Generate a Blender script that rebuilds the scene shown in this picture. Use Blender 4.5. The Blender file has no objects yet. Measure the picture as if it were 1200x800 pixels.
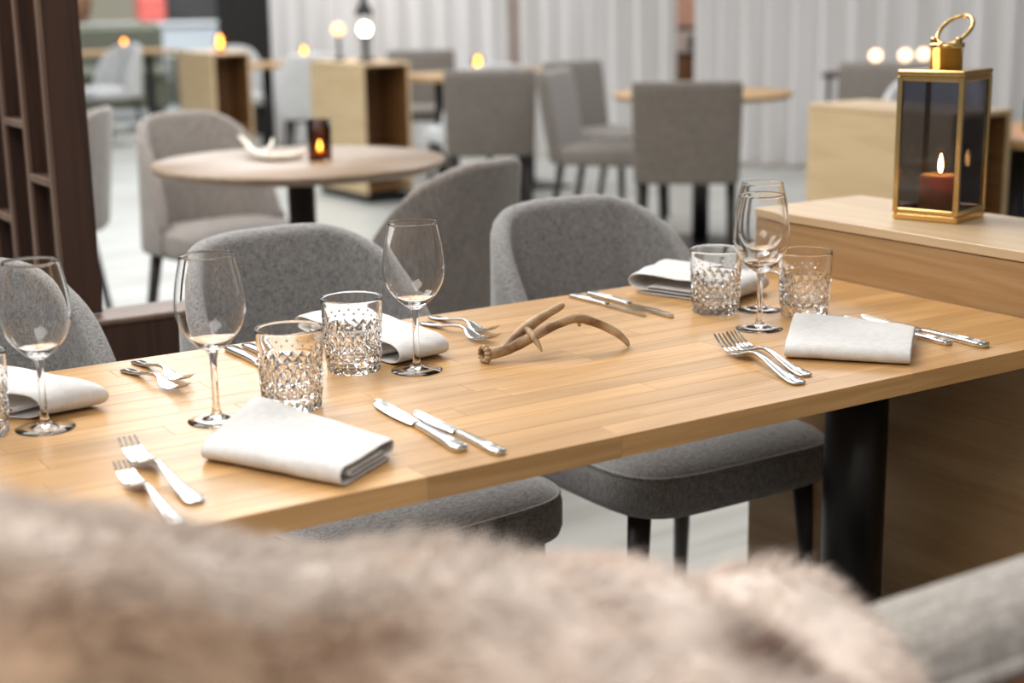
import bpy, bmesh, math, random
import numpy as np
from mathutils import Vector, Matrix, noise as mnoise
random.seed(7)
scene = bpy.context.scene
COL = scene.collection
PI = math.pi

# ------------------------------------------------------------------ camera
cam_d = bpy.data.cameras.new('camera'); cam = bpy.data.objects.new('camera', cam_d); COL.objects.link(cam)
R_ = Vector((0.8397165585877292, -0.5427959616226435, -0.01576849009037752))
U_ = Vector((0.1372683843206697, 0.18408280643158165, 0.973278434489466))
F_ = Vector((0.5253888958662655, 0.8194425327150298, -0.22908610537962337))
M = Matrix(((R_.x, U_.x, -F_.x, -0.82394586), (R_.y, U_.y, -F_.y, -1.288895998), (R_.z, U_.z, -F_.z, 1.24), (0, 0, 0, 1)))
cam.matrix_world = M
cam_d.sensor_width = 36; cam_d.lens = 52.2; cam_d.clip_start = .02; cam_d.clip_end = 100
cam_d.dof.use_dof = True; cam_d.dof.focus_distance = 2.0; cam_d.dof.aperture_fstop = 3.0
scene.camera = cam

# ------------------------------------------------------------------ light
w = bpy.data.worlds.new('world'); scene.world = w; w.use_nodes = True
bg = w.node_tree.nodes['Background']; bg.inputs[0].default_value = (.86, .93, 1, 1); bg.inputs[1].default_value = .2
scene.view_settings.view_transform = 'Standard'; scene.view_settings.look = 'None'
scene.view_settings.gamma = 1; scene.view_settings.use_curve_mapping = False
scene.view_settings.exposure = 0.35

def area(name, loc, size, power, color, target=None, sizey=None):
    l = bpy.data.lights.new(name, 'AREA'); l.energy = power; l.color = color
    l.shape = 'RECTANGLE'; l.size = size; l.size_y = sizey or size
    o = bpy.data.objects.new(name, l); COL.objects.link(o); o.location = loc
    t = Vector(target) if target else Vector((loc[0], loc[1], 0))
    o.rotation_euler = (t - Vector(loc)).to_track_quat('-Z', 'Y').to_euler()
    return o
area('ceiling_area_light', (-.2, 2.4, 3.05), 3.0, 140, (1, .965, .92), None, 2.4)
area('ceiling_area_light', (1.4, 5.6, 3.05), 2.4, 70, (.95, .98, 1))
area('ceiling_area_light', (4.4, 3.8, 3.05), 2.2, 60, (.97, .98, 1))
area('ceiling_area_light', (3.2, 8.4, 3.05), 2.4, 95, (.95, .98, 1))
area('ceiling_area_light', (4.3, 13.5, 3.05), 3.0, 150, (.95, .98, 1))
area('ceiling_area_light', (-1.3, -.9, 3.05), 1.6, 42, (1, .97, .93))  # front fill added above the fur, not a known ceiling panel
for k, (x, y, z, col) in enumerate(((-2.6, -2.2, 2.3, (1, .75, .45)), (-1.9, -2.5, 2.2, (1, .8, .5)), (-1.2, -2.6, 2.35, (.85, .9, 1)), (-.3, -2.4, 2.25, (1, .72, .4)), (.5, -2.2, 2.3, (.9, .9, 1)))):
    l = bpy.data.lights.new('pendant_bulb_light', 'POINT'); l.energy = 5; l.color = col; l.shadow_soft_size = .045
    o = bpy.data.objects.new('pendant_bulb_light', l); COL.objects.link(o); o.location = (x, y, z)
area('ceiling_area_light', (6.75, 8.6, 3.05), .8, 60, (1, .93, .88), None, 2.4)  # unseen lamp added to brighten the dark gap behind the curtains
scene.cycles.max_bounces = 20; scene.cycles.transmission_bounces = 20

# ------------------------------------------------------------------ materials
MATS = {}
def nodes_of(m):
    nt = m.node_tree; return nt.nodes, nt.links
def mat(name, color, rough=.5, metal=0., **kw):
    if name in MATS: return MATS[name]
    m = bpy.data.materials.new(name); m.use_nodes = True
    b = m.node_tree.nodes['Principled BSDF']
    b.inputs['Base Color'].default_value = (*color, 1); b.inputs['Roughness'].default_value = rough; b.inputs['Metallic'].default_value = metal
    for k, v in kw.items():
        b.inputs[k.replace('_', ' ')].default_value = v
    MATS[name] = m; return m
def ramp(N, stops):
    r = N.new('ShaderNodeValToRGB'); e = r.color_ramp.elements
    while len(e) < len(stops): e.new(.5)
    for i, (p, c) in enumerate(stops): e[i].position = p; e[i].color = (*c, 1)
    return r
def add_bump(m, N, L, src, strength, dist):
    bp = N.new('ShaderNodeBump'); bp.inputs['Strength'].default_value = strength; bp.inputs['Distance'].default_value = dist
    L.new(src, bp.inputs['Height']); L.new(bp.outputs[0], N['Principled BSDF'].inputs['Normal'])
def noise_mat(name, stops, scale, rough=.6, vscale=(1, 1, 1), detail=6, bump=0, bdist=.002, **kw):
    """base colour from stretched noise in object space"""
    m = mat(name, stops[0][1], rough, **kw); N, L = nodes_of(m)
    tc = N.new('ShaderNodeTexCoord'); mp = N.new('ShaderNodeMapping'); mp.inputs['Scale'].default_value = vscale
    L.new(tc.outputs['Object'], mp.inputs[0])
    nz = N.new('ShaderNodeTexNoise'); nz.inputs['Scale'].default_value = scale; nz.inputs['Detail'].default_value = detail
    L.new(mp.outputs[0], nz.inputs['Vector'])
    r = ramp(N, stops); L.new(nz.outputs['Fac'], r.inputs[0]); L.new(r.outputs[0], N['Principled BSDF'].inputs['Base Color'])
    if bump: add_bump(m, N, L, nz.outputs['Fac'], bump, bdist)
    return m
def wood_mat(name, light, dark, axis=0, rough=.42, per_object=.0, scale=1., grain=1., coat=0.):
    """oak-like: cathedral figure (distorted bands) + fine pores along `axis`; tone varies per object"""
    m = mat(name, light, rough); N, L = nodes_of(m); B = N['Principled BSDF']
    if coat: B.inputs['Coat Weight'].default_value = coat; B.inputs['Coat Roughness'].default_value = .25
    tc = N.new('ShaderNodeTexCoord'); oi = N.new('ShaderNodeObjectInfo')
    off = N.new('ShaderNodeVectorMath'); off.operation = 'SCALE'; off.inputs[0].default_value = (7.3, 5.1, 9.7); L.new(oi.outputs['Random'], off.inputs['Scale'])
    ad = N.new('ShaderNodeVectorMath'); ad.operation = 'ADD'; L.new(tc.outputs['Object'], ad.inputs[0]); L.new(off.outputs[0], ad.inputs[1])
    mp = N.new('ShaderNodeMapping'); s = [16 * scale] * 3; s[axis] = 1.3 * scale; mp.inputs['Scale'].default_value = s; L.new(ad.outputs[0], mp.inputs[0])
    n1 = N.new('ShaderNodeTexNoise'); n1.inputs['Scale'].default_value = 1.; n1.inputs['Detail'].default_value = 2; n1.inputs['Distortion'].default_value = .6; L.new(mp.outputs[0], n1.inputs['Vector'])
    mul = N.new('ShaderNodeMath'); mul.operation = 'MULTIPLY'; mul.inputs[1].default_value = 9; L.new(n1.outputs['Fac'], mul.inputs[0])
    pp = N.new('ShaderNodeMath'); pp.operation = 'PINGPONG'; pp.inputs[1].default_value = 1; L.new(mul.outputs[0], pp.inputs[0])
    mp2 = N.new('ShaderNodeMapping'); s2 = [420 * scale] * 3; s2[axis] = 9 * scale; mp2.inputs['Scale'].default_value = s2; L.new(ad.outputs[0], mp2.inputs[0])
    n2 = N.new('ShaderNodeTexNoise'); n2.inputs['Scale'].default_value = 1.; n2.inputs['Detail'].default_value = 3; L.new(mp2.outputs[0], n2.inputs['Vector'])
    mx = N.new('ShaderNodeMix'); mx.data_type = 'FLOAT'; mx.inputs[0].default_value = .62; L.new(pp.outputs[0], mx.inputs[2]); L.new(n2.outputs['Fac'], mx.inputs[3])
    r = ramp(N, [(.25, dark), (.72, light)]); L.new(mx.outputs[0], r.inputs[0])
    mixg = N.new('ShaderNodeMix'); mixg.data_type = 'RGBA'; mixg.inputs[0].default_value = grain; mixg.inputs[6].default_value = (*light, 1); L.new(r.outputs[0], mixg.inputs[7])
    hs = N.new('ShaderNodeHueSaturation'); L.new(mixg.outputs[2], hs.inputs['Color'])
    mr = N.new('ShaderNodeMapRange'); mr.inputs[3].default_value = 1 - per_object; mr.inputs[4].default_value = 1 + per_object; L.new(oi.outputs['Random'], mr.inputs[0]); L.new(mr.outputs[0], hs.inputs['Value'])
    L.new(hs.outputs[0], B.inputs['Base Color'])
    add_bump(m, N, L, n2.outputs['Fac'], .12, .0006)
    return m
def fabric_mat(name, a, b, scale=700, rough=.95):
    m = mat(name, a, rough, Sheen_Weight=.35, Sheen_Roughness=.5); N, L = nodes_of(m); B = N['Principled BSDF']
    tc = N.new('ShaderNodeTexCoord')
    facs = []
    for vs in ((.12, .5, 1), (1, .5, .12)):
        mp = N.new('ShaderNodeMapping'); mp.inputs['Scale'].default_value = vs; L.new(tc.outputs['Object'], mp.inputs[0])
        nz = N.new('ShaderNodeTexNoise'); nz.inputs['Scale'].default_value = scale; nz.inputs['Detail'].default_value = 1; L.new(mp.outputs[0], nz.inputs['Vector']); facs.append(nz.outputs['Fac'])
    a1 = N.new('ShaderNodeMath'); L.new(facs[0], a1.inputs[0]); L.new(facs[1], a1.inputs[1])
    dv = N.new('ShaderNodeMath'); dv.operation = 'DIVIDE'; dv.inputs[1].default_value = 2; L.new(a1.outputs[0], dv.inputs[0])
    r = ramp(N, [(.40, b), (.58, a)]); L.new(dv.outputs[0], r.inputs[0]); L.new(r.outputs[0], B.inputs['Base Color'])
    add_bump(m, N, L, dv.outputs[0], .5, .0012)
    return m
def emit_mat(name, color, strength):
    m = mat(name, color, .5); B = m.node_tree.nodes['Principled BSDF']
    B.inputs['Emission Color'].default_value = (*color, 1); B.inputs['Emission Strength'].default_value = strength
    return m
oak_stave = wood_mat('oak_stave', (.60, .355, .15), (.46, .255, .095), 0, .34, per_object=.13)
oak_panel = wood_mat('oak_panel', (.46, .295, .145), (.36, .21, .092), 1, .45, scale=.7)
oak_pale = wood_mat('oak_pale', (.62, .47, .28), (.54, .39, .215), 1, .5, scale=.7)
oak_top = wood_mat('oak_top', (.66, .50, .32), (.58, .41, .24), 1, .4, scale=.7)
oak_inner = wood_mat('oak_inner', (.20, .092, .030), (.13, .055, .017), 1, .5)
walnut = wood_mat('walnut', (.066, .029, .016), (.036, .015, .009), 2, .6, scale=.8)
walnut_edge = wood_mat('walnut_edge', (.20, .125, .09), (.14, .085, .06), 2, .5, scale=.8)
round_wood = wood_mat('smoked_oak', (.30, .215, .15), (.22, .15, .10), 0, .4)
grey_fabric = fabric_mat('grey_fabric', (.34, .335, .335), (.155, .15, .148))
taupe_fabric = fabric_mat('taupe_fabric', (.27, .24, .22), (.175, .153, .138), 300)
dark_taupe = fabric_mat('dark_taupe_fabric', (.20, .175, .152), (.13, .112, .096), 300)
pale_fabric = fabric_mat('pale_fabric', (.60, .60, .60), (.42, .42, .42), 260)
bench_fabric = fabric_mat('bench_fabric', (.42, .39, .36), (.26, .235, .21), 300)
olive_fabric = fabric_mat('olive_fabric', (.15, .155, .115), (.08, .085, .06), 200)
dark_leg = mat('dark_stained_wood', (.018, .012, .009), .5)
black_metal = mat('black_metal', (.008, .008, .009), .38)
silver = mat('polished_steel', (.66, .66, .655), .17, 1.)
gold = mat('polished_brass', (.80, .54, .22), .14, 1.)
thin_glass = mat('thin_clear_glass', (1, 1, 1), 0., 0., Transmission_Weight=1., IOR=1.33)
glass = mat('clear_glass', (1, 1, 1), 0., 0., Transmission_Weight=1., IOR=1.45)
smoked = mat('smoked_glass', (.34, .34, .38), 0.02, 0., Transmission_Weight=1., IOR=1.3)
amber = mat('smoked_amber_glass', (.30, .17, .10), .05, 0., Transmission_Weight=1., IOR=1.2)
wax = mat('candle_wax', (.9, .48, .26), .5, 0., Subsurface_Weight=.4)
flame = emit_mat('flame', (1, .50, .14), 60)
flame_far = emit_mat('flame_far', (1, .48, .08), 40)
bulb = emit_mat('bulb', (1, .78, .52), 22)
bulb_amber = emit_mat('bulb_amber', (1, .50, .2), 2.2)
bulb_soft = emit_mat('bulb_soft', (1, .66, .40), 2.6)
linen = noise_mat('linen', [(.3, (.66, .65, .64)), (.7, (.76, .755, .75))], 90, .95, bump=.45, bdist=.002, Sheen_Weight=.2)
bone = noise_mat('antler_bone', [(.34, (.17, .085, .035)), (.48, (.38, .245, .13)), (.64, (.58, .44, .29))], 34, .55, vscale=(.5, 1.5, 1), bump=.5, bdist=.002)
bone_white = noise_mat('antler_pale', [(.3, (.60, .54, .45)), (.7, (.74, .70, .62))], 26, .55)
floor_m = noise_mat('pale_floor', [(.30, (.34, .33, .30)), (.5, (.46, .46, .43)), (.7, (.52, .525, .495))], 3.2, .35, vscale=(.35, 2.6, 1), detail=8)
curtain_m = noise_mat('curtain_cloth', [(.3, (.66, .635, .62)), (.7, (.76, .745, .74))], 4, .9, vscale=(1, 1, .1))
wall_m = noise_mat('plaster_wall', [(.3, (.42, .36, .33)), (.7, (.52, .45, .42))], 2, .9)
far_wall_m = noise_mat('far_wall', [(.3, (.30, .30, .31)), (.7, (.45, .45, .46))], 1.2, .8)
ceil_m = mat('ceiling_white', (.7, .7, .7), .9)

# ------------------------------------------------------------------ mesh helpers
class MB:
    def __init__(s): s.v = []; s.f = []; s.sm = []
    def add(s, vs, fs, smooth=False):
        k = len(s.v); s.v += [tuple(p) for p in vs]; s.f += [tuple(i + k for i in f) for f in fs]; s.sm += [smooth] * len(fs); return s
    def box(s, x0, x1, y0, y1, z0, z1, b=0.0):
        bm = bmesh.new(); bmesh.ops.create_cube(bm, size=1)
        for v in bm.verts: v.co = ((x0 + x1) / 2 + v.co.x * (x1 - x0), (y0 + y1) / 2 + v.co.y * (y1 - y0), (z0 + z1) / 2 + v.co.z * (z1 - z0))
        if b: bmesh.ops.bevel(bm, geom=bm.edges[:], offset=b, segments=1, affect='EDGES', profile=.5)
        bm.verts.index_update()
        s.add([v.co[:] for v in bm.verts], [[v.index for v in f.verts] for f in bm.faces]); bm.free(); return s
    def rings(s, rings, closed=True, cap0=True, cap1=True, smooth=True):
        n = len(rings[0]); vs = [p for r in rings for p in r]; fs = []
        for i in range(len(rings) - 1):
            for j in range(n if closed else n - 1):
                k = (j + 1) % n
                fs.append((i * n + j, i * n + k, (i + 1) * n + k, (i + 1) * n + j))
        if cap0: fs.append(tuple(range(n - 1, -1, -1)))
        if cap1: fs.append(tuple((len(rings) - 1) * n + j for j in range(n)))
        return s.add(vs, fs, smooth)
    def lathe(s, prof, seg=40, cx=0, cy=0, smooth=True):
        """closed outline: first and last radius may be 0"""
        rings = [[(cx + max(r, 1e-5) * math.cos(2 * PI * j / seg), cy + max(r, 1e-5) * math.sin(2 * PI * j / seg), z) for j in range(seg)] for r, z in prof]
        return s.rings(rings, smooth=smooth)
    def tube(s, pts, rad, seg=10, smooth=True, flat=1.0):
        pts = [Vector(p) for p in pts]; rings = []
        if not hasattr(rad, '__len__'): rad = [rad] * len(pts)
        up = Vector((0, 0, 1))
        for i, p in enumerate(pts):
            d = (pts[min(i + 1, len(pts) - 1)] - pts[max(i - 1, 0)]).normalized()
            a = d.cross(up)
            if a.length < 1e-3: a = d.cross(Vector((0, 1, 0)))
            a.normalize(); b = a.cross(d)
            rings.append([p + (a * math.cos(t) + b * math.sin(t) * flat) * rad[i] for t in [2 * PI * j / seg for j in range(seg)]])
        return s.rings(rings, smooth=smooth)
    def build(s, name, m, parent=None, loc=None, rz=0.):
        me = bpy.data.meshes.new(name); me.from_pydata(s.v, [], s.f); me.polygons.foreach_set('use_smooth', s.sm)
        me.materials.append(m); me.update()
        bm = bmesh.new(); bm.from_mesh(me); bmesh.ops.recalc_face_normals(bm, faces=bm.faces[:]); bm.to_mesh(me); bm.free()
        o = bpy.data.objects.new(name, me); COL.objects.link(o)
        if parent: o.parent = parent
        if loc: o.location = loc
        if rz: o.rotation_euler.z = rz
        return o
def smooth_path(pts, n=6):
    P = [Vector(p) for p in pts]; out = []
    for i in range(len(P) - 1):
        p0, p1, p2, p3 = P[max(i - 1, 0)], P[i], P[i + 1], P[min(i + 2, len(P) - 1)]
        for k in range(n):
            t = k / n
            out.append(.5 * ((2 * p1) + (p2 - p0) * t + (2 * p0 - 5 * p1 + 4 * p2 - p3) * t * t + (3 * p1 - p0 - 3 * p2 + p3) * t ** 3))
    return out + [P[-1]]
def lerps(vals, n):
    xs = np.linspace(0, 1, len(vals)); return list(np.interp(np.linspace(0, 1, n), xs, vals))
def tag(o, label, cat, group=None, kind=None):
    if label: o['label'] = label
    if cat: o['category'] = cat
    if group: o['group'] = group
    if kind: o['kind'] = kind
    return o
def empty(name, loc, label, cat, rz=0., group=None):
    o = bpy.data.objects.new(name, None); COL.objects.link(o); o.location = loc; o.rotation_euler.z = rz; o.empty_display_size = .05
    return tag(o, label, cat, group)
def structure(o): o['kind'] = 'structure'; return o
def copy_tree(o, parent=None):
    c = o.copy(); COL.objects.link(c)
    if parent: c.parent = parent
    for ch in list(o.children): copy_tree(ch, c)
    return c
def place(src, used, loc, rz, label, group=None):
    o = src if not used else copy_tree(src)
    o.location = loc; o.rotation_euler.z = rz; o['label'] = label
    if group: o['group'] = group
    return o
def superellipse(a, b, n, seg, z, oy=0.):
    out = []
    for j in range(seg):
        t = 2 * PI * j / seg; c, s_ = math.cos(t), math.sin(t)
        out.append((a * math.copysign(abs(c) ** (2 / n), c), oy + b * math.copysign(abs(s_) ** (2 / n), s_), z))
    return out

# ------------------------------------------------------------------ setting
structure(MB().box(-6, 12, -6, 20, -.1, 0).build('floor', floor_m))
structure(MB().box(-6, 12, -2.6, 20, 3.1, 3.2).build('ceiling', ceil_m))
structure(MB().box(-6, 12, 19, 19.15, 0, 3.1).build('wall_back', far_wall_m))
structure(MB().box(11, 11.15, -6, 19, 0, 3.1).build('wall_right', wall_m))
# wall behind the curtains
wc = MB().box(-.4, 8.6, 0, .12, 0, 3.1).build('wall_curtain', wall_m); structure(wc)
wc.location = (6.03, 11.72, 0); wc.rotation_euler.z = math.atan2(4.77 - 10.544, 7.155 - 4.379)
structure(MB().box(4.45, 4.85, 11.45, 11.85, 0, 3.1, .01).build('column_1', mat('black_column', (.012, .012, .013), .5)))

def curtain(p0, p1, label):
    p0 = Vector((*p0, 0)); p1 = Vector((*p1, 0)); d = p1 - p0; n = Vector((-d.y, d.x, 0)).normalized(); Ln = d.length
    K = int(Ln / .021); rings_f = []; rings_b = []; ph = random.random() * 6
    cols = []
    s_ = 0.
    for i in range(K + 1):
        t = i / K; x = t * Ln
        a = (.085 * math.sin(x * 2 * PI / .20 + ph + 1.3 * math.sin(x * 2.1))) + .012 * math.sin(x * 2 * PI / .071 + ph)
        cols.append((p0 + d * t, a))
    zs = [.03, .8, 1.6, 2.4, 3.05]; b = MB()
    front = [[(q + n * a * (1.15 - .12 * k) + Vector((0, 0, z))) for q, a in cols] for k, z in enumerate(zs)]
    back = [[p + n * .006 for p in r] for r in front]
    b.rings(front, closed=False, cap0=False, cap1=False); b.rings(back, closed=False, cap0=False, cap1=False)
    o = b.build('curtain', curtain_m); tag(o, label, 'curtain', 'white pleated curtains')
    rd = MB().tube([p0 + Vector((0, 0, 3.07)), p1 + Vector((0, 0, 3.07))], .015).build('curtain_rail', black_metal, o)
curtain((4.379, 10.544), (5.489, 8.621), 'white pleated curtain behind the black table lamp, leftmost panel')
curtain((5.573, 8.567), (6.165, 7.34), 'narrow white pleated curtain in the middle, between the two dark gaps')
curtain((6.247, 7.166), (7.155, 4.77), 'wide white pleated curtain at right, behind the brass lantern')

# things seen in the gap between the curtains
o = empty('wall_cabinet', (6.92, 7.98, 0), 'brown wooden cupboard glimpsed through the gap between the curtains', 'cupboard', math.atan2(4.77 - 10.544, 7.155 - 4.379))
MB().box(-.35, .35, -.13, .13, .02, .72, .008).build('body', oak_inner, o)
MB().box(-.37, .37, -.15, .14, .72, .75, .005).build('top', walnut, o)
for sx in (-.17, .17): MB().box(sx - .16, sx + .16, -.15, -.13, .05, .70, .004).build('door', oak_inner, o)
o = empty('picture', (6.98, 8.04, .95), 'peach coloured picture panel above the cupboard in the curtain gap', 'picture', math.atan2(4.77 - 10.544, 7.155 - 4.379))
MB().box(-.75, .45, -.01, .01, 0, .55).build('canvas', mat('peach', (.56, .34, .25), .8), o)
MB().box(-.78, .48, .011, .02, -.03, .58, .004).build('frame', walnut, o)
o = MB().lathe([(0, 0), (.07, 0), (.10, .04), (.09, .12), (.10, .14), (.09, .14), (.08, .12), (.085, .05), (0, .02)], 24).build('bowl', mat('grey_ceramic', (.13, .125, .12), .5), None, (6.90, 7.94, .75))
tag(o, 'grey bowl on top of the brown cupboard in the curtain gap', 'bowl')

# ------------------------------------------------------------------ low wall and lattice screen at left
lw = MB().box(-.25, .36, 1.40, 1.50, 0, .645, .004).build('low_wall', walnut); tag(lw, 'low dark brown wooden wall behind the grey chairs at left', 'low wall')
MB().box(-.25, .37, 1.395, 1.505, .645, .657, .003).build('cap_rail', walnut_edge, lw)
ls = empty('lattice_screen', (-.062, 1.45, 0), 'tall dark walnut lattice screen with shelves at the left edge', 'room divider')
for i in range(7):
    y = .0 if i == 0 else i * .152
    h0 = .645 if i == 0 else 0
    bx = MB().box(.007, .074, y, y + .016, .66 if i == 0 else 0, 2.9, .001).build('board', walnut, ls)
    MB().box(-.001, .0068, y - .001, y + .017, .66 if i == 0 else 0, 2.9, .001).build('edge_strip', walnut_edge, bx)
zsh = [(.902, 1.38, .42, 1.9), (1.0, 1.55, .5, 2.1), (.80, 1.30, .35, 1.8), (1.05, 1.5, .55, 2.0), (.85, 1.35, .3, 1.7), (.95, 1.6, .5, 2.2)]
for i in range(6):
    for z in zsh[i]:
        sh = MB().box(.006, .072, i * .152 + .017, (i + 1) * .152 - .001, z, z + .014, .001).build('shelf', walnut, ls)
        MB().box(-.001, .0058, i * .152 + .017, (i + 1) * .152 - .001, z, z + .014, .001).build('edge_strip', walnut_edge, sh)
MB().box(.03, .036, .002, .93, 0, 2.9).build('back_panel', walnut, ls)

# ------------------------------------------------------------------ oak cabinets
def cabinet(name, x0, x1, y0, y1, h, label, shelf_z=.42, oak_panel=oak_pale):
    c = empty(name, (x0, y0, 0), label, 'cabinet'); W = x1 - x0; D = y1 - y0; t = .02
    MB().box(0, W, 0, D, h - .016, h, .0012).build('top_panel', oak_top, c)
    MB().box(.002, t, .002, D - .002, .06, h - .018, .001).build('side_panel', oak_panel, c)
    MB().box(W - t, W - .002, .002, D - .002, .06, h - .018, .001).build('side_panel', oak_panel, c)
    MB().box(t + .001, W - t - .001, D - .022, D - .003, .06, h - .018, .001).build('end_panel', oak_panel, c)
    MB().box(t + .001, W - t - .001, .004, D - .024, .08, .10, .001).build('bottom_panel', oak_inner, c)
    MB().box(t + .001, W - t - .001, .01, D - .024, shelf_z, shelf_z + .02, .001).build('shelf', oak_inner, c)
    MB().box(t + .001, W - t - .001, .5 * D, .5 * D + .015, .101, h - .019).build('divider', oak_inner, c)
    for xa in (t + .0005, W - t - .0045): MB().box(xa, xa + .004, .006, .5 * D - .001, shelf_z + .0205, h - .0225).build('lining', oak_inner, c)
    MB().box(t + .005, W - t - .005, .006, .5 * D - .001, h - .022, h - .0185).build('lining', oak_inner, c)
    MB().box(.03, W - .03, .03, D - .03, 0, .058).build('plinth', black_metal, c)
    return c
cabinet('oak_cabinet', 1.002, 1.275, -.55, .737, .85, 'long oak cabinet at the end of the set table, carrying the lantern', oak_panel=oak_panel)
cabinet('oak_cabinet', 2.84, 3.12, 1.868, 2.51, .85, 'oak cabinet with open dark end, standing behind the lantern')
cabinet('oak_cabinet', 3.27, 3.60, 6.70, 7.42, .84, 'oak cabinet with open shelves beyond the round table, black lamp on it', .30)
cabinet('oak_cabinet', 3.22, 3.52, 8.93, 9.62, .85, 'far oak cabinet with open dark end at upper left', .30)

# ------------------------------------------------------------------ set table
table = empty('dining_table', (0, 0, 0), 'long oak butcher-block dining table laid with glasses, napkins and cutlery', 'table')
NR = 16; WR = .69 / NR; rng = random.Random(11)
for r in range(NR):
    x = -1.32 - rng.random() * .3
    while x < 1.0:
        ln = rng.uniform(.26, .62); x2 = x + ln
        if r == 0 and x < -.11 < x2: x2 = -.105
        elif r == 0 and x < .14 < x2: x2 = .148
        if 1.0 - x2 < .12: x2 = 1.0
        xa = max(x, -1.32); xb = min(x2, 1.0)
        if xb - xa > .02:
            bm = MB().box(-(xb - xa) / 2 + .00008, (xb - xa) / 2 - .00008, -WR / 2 + .00008, WR / 2 - .00008, -.0265, 0, .0004)
            bm.build('stave', oak_stave, table, ((xa + xb) / 2, r * WR + WR / 2, .75))
        x = x2
for lx in (.885, -1.0):
    lg = MB().lathe([(0, .03), (.05, .03), (.05, .715), (0, .715)], 40, lx, .35).build('leg', black_metal, table)
    MB().lathe([(0, 0), (.22, 0), (.22, .012), (.21, .018), (.055, .028), (0, .028)], 48, lx, .35).build('base_plate', black_metal, table)
    MB().box(lx - .10, lx + .10, .12, .58, .7155, .7232, .001).build('mounting_plate', black_metal, table)

# ------------------------------------------------------------------ upholstered tub chairs
def make_tub(fab, zt=.85):
    c = empty('tub_chair', (0, 0, 0), '', 'chair')
    # seat pad (front at -y)
    b = MB(); ring = []
    for ins, z in ((.05, .385), (.018, .387), (.004, .395), (0, .41), (0, .448), (.003, .458), (.008, .461), (.012, .465), (.03, .476), (.08, .484), (.16, .488)):
        ring.append(superellipse(.240 - ins, .248 - ins, 5.2, 56, z, -.040))
    b.rings(ring); st = b.build('seat', fab, c)
    b = MB().tube([(x * 1.0, y, .4605) for x, y, z in superellipse(.2355, .2435, 5.2, 72, 0, -.040)] + [superellipse(.2355, .2435, 5.2, 72, .4605, -.040)[0]], .0032, 6)
    b.build('piping', fab, st)
    # wrap-around backrest: sides lean in, back leans out
    a, yb, Rr, yf = .250, .250, .13, .01
    path = []
    for k in range(7): path.append((-a, yf + (yb - Rr - yf) * k / 7))
    for k in range(14): t = PI - PI / 2 * k / 14; path.append((-a + Rr + Rr * math.cos(t), yb - Rr + Rr * math.sin(t)))
    for k in range(17): x = (-a + Rr) + (2 * a - 2 * Rr) * k / 16; path.append((x, yb + .012 * math.cos(x / (a - Rr) * PI / 2)))
    path += [(-x, y) for x, y in path[:21][::-1]]
    rings = []; n = len(path)
    for i, (x, y) in enumerate(path):
        p0 = path[max(i - 1, 0)]; p1 = path[min(i + 1, n - 1)]; tx, ty = p1[0] - p0[0], p1[1] - p0[1]; l = math.hypot(tx, ty); nx, ny = -ty / l, tx / l  # outward normal
        u = max(0., min(1., (y - yf) / (yb - yf)))
        s_ = 1 - (1 - u) ** 2.2
        top = .56 + (zt - .56) * s_
        ends = min(i, n - 1 - i)
        if ends < 4: top -= (.09, .045, .018, .006)[ends]
        top -= .040 * max(0, abs(x) / a - .30) ** 2 / .49
        th = .042
        def q(off, z):
            h = (z - .40) / .45
            return ((x - nx * off) * (1 - .155 * h), y - ny * off + .055 * h * (.35 + .65 * u), z)
        sec = [q(.006, .392), q(0, .405), q(0, .50)]
        zt_ = top - th / 2
        for z in (.5 + (zt_ - .5) * .5, zt_): sec.append(q(0, z))
        for k in range(1, 6):
            ang_ = PI * k / 6; sec.append(q(th / 2 - th / 2 * math.cos(ang_), zt_ + th / 2 * math.sin(ang_)))
        for z in (zt_, .5 + (zt_ - .5) * .5, .5, .47): sec.append(q(th, z))
        sec.append(q(th - .006, .392)); rings.append(sec)
    MB().rings(rings).build('backrest', fab, c)
    for sx in (-1, 1):
        MB().tube([(sx * .185, -.205, .40), (sx * .215, -.225, 0)], [.021, .013], 12).build('leg', dark_leg, c)
        MB().tube([(sx * .195, .14, .40), (sx * .235, .20, 0)], [.021, .013], 12).build('leg', dark_leg, c)
    MB().box(-.19, .19, -.2, .19, .37, .392, .004).build('seat_frame', dark_leg, c)
    return c
tub = make_tub(grey_fabric)
CH = 'grey upholstered chairs along the set table'
place(tub, 0, (.812, .79, 0), math.radians(0), 'grey upholstered chair at the far side of the set table, nearest the oak cabinet', CH)
place(tub, 1, (.222, .80, 0), math.radians(5), 'grey upholstered chair at the far side of the set table, middle of three', CH)
place(tub, 1, (-.352, .80, 0), math.radians(2), 'grey upholstered chair at the left edge, in front of the lattice screen', CH)
tub2 = make_tub(taupe_fabric, .85)
RG = 'tub chairs around the round table'
place(tub2, 0, (.945, 2.01, 0), math.radians(180 + 24), 'taupe upholstered chair seen from behind, between set table and round table', RG)
place(tub2, 1, (1.09, 3.50, 0), math.radians(8), 'taupe upholstered chair facing the camera behind the round table', RG)
place(tub2, 1, (.665, 4.36, 0), math.radians(-123), 'taupe chair back peeking out behind the lattice screen', RG)
tub3 = make_tub(pale_fabric)
FG = 'pale chairs far in the room'
place(tub3, 0, (3.35, 11.75, 0), math.radians(-70), 'pale chair beside the olive sofa, nearest the lattice screen', FG)
place(tub3, 1, (3.92, 10.15, 0), math.radians(-10), 'pale chair behind the far oak cabinet at upper left', FG)
place(tub3, 1, (3.80, 8.45, 0), math.radians(150), 'pale chair in front of the far oak cabinet', FG)
place(tub3, 1, (3.72, 6.15, 0), math.radians(175), 'pale chair tucked in at the oak table beside the lamp cabinet', FG)
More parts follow.
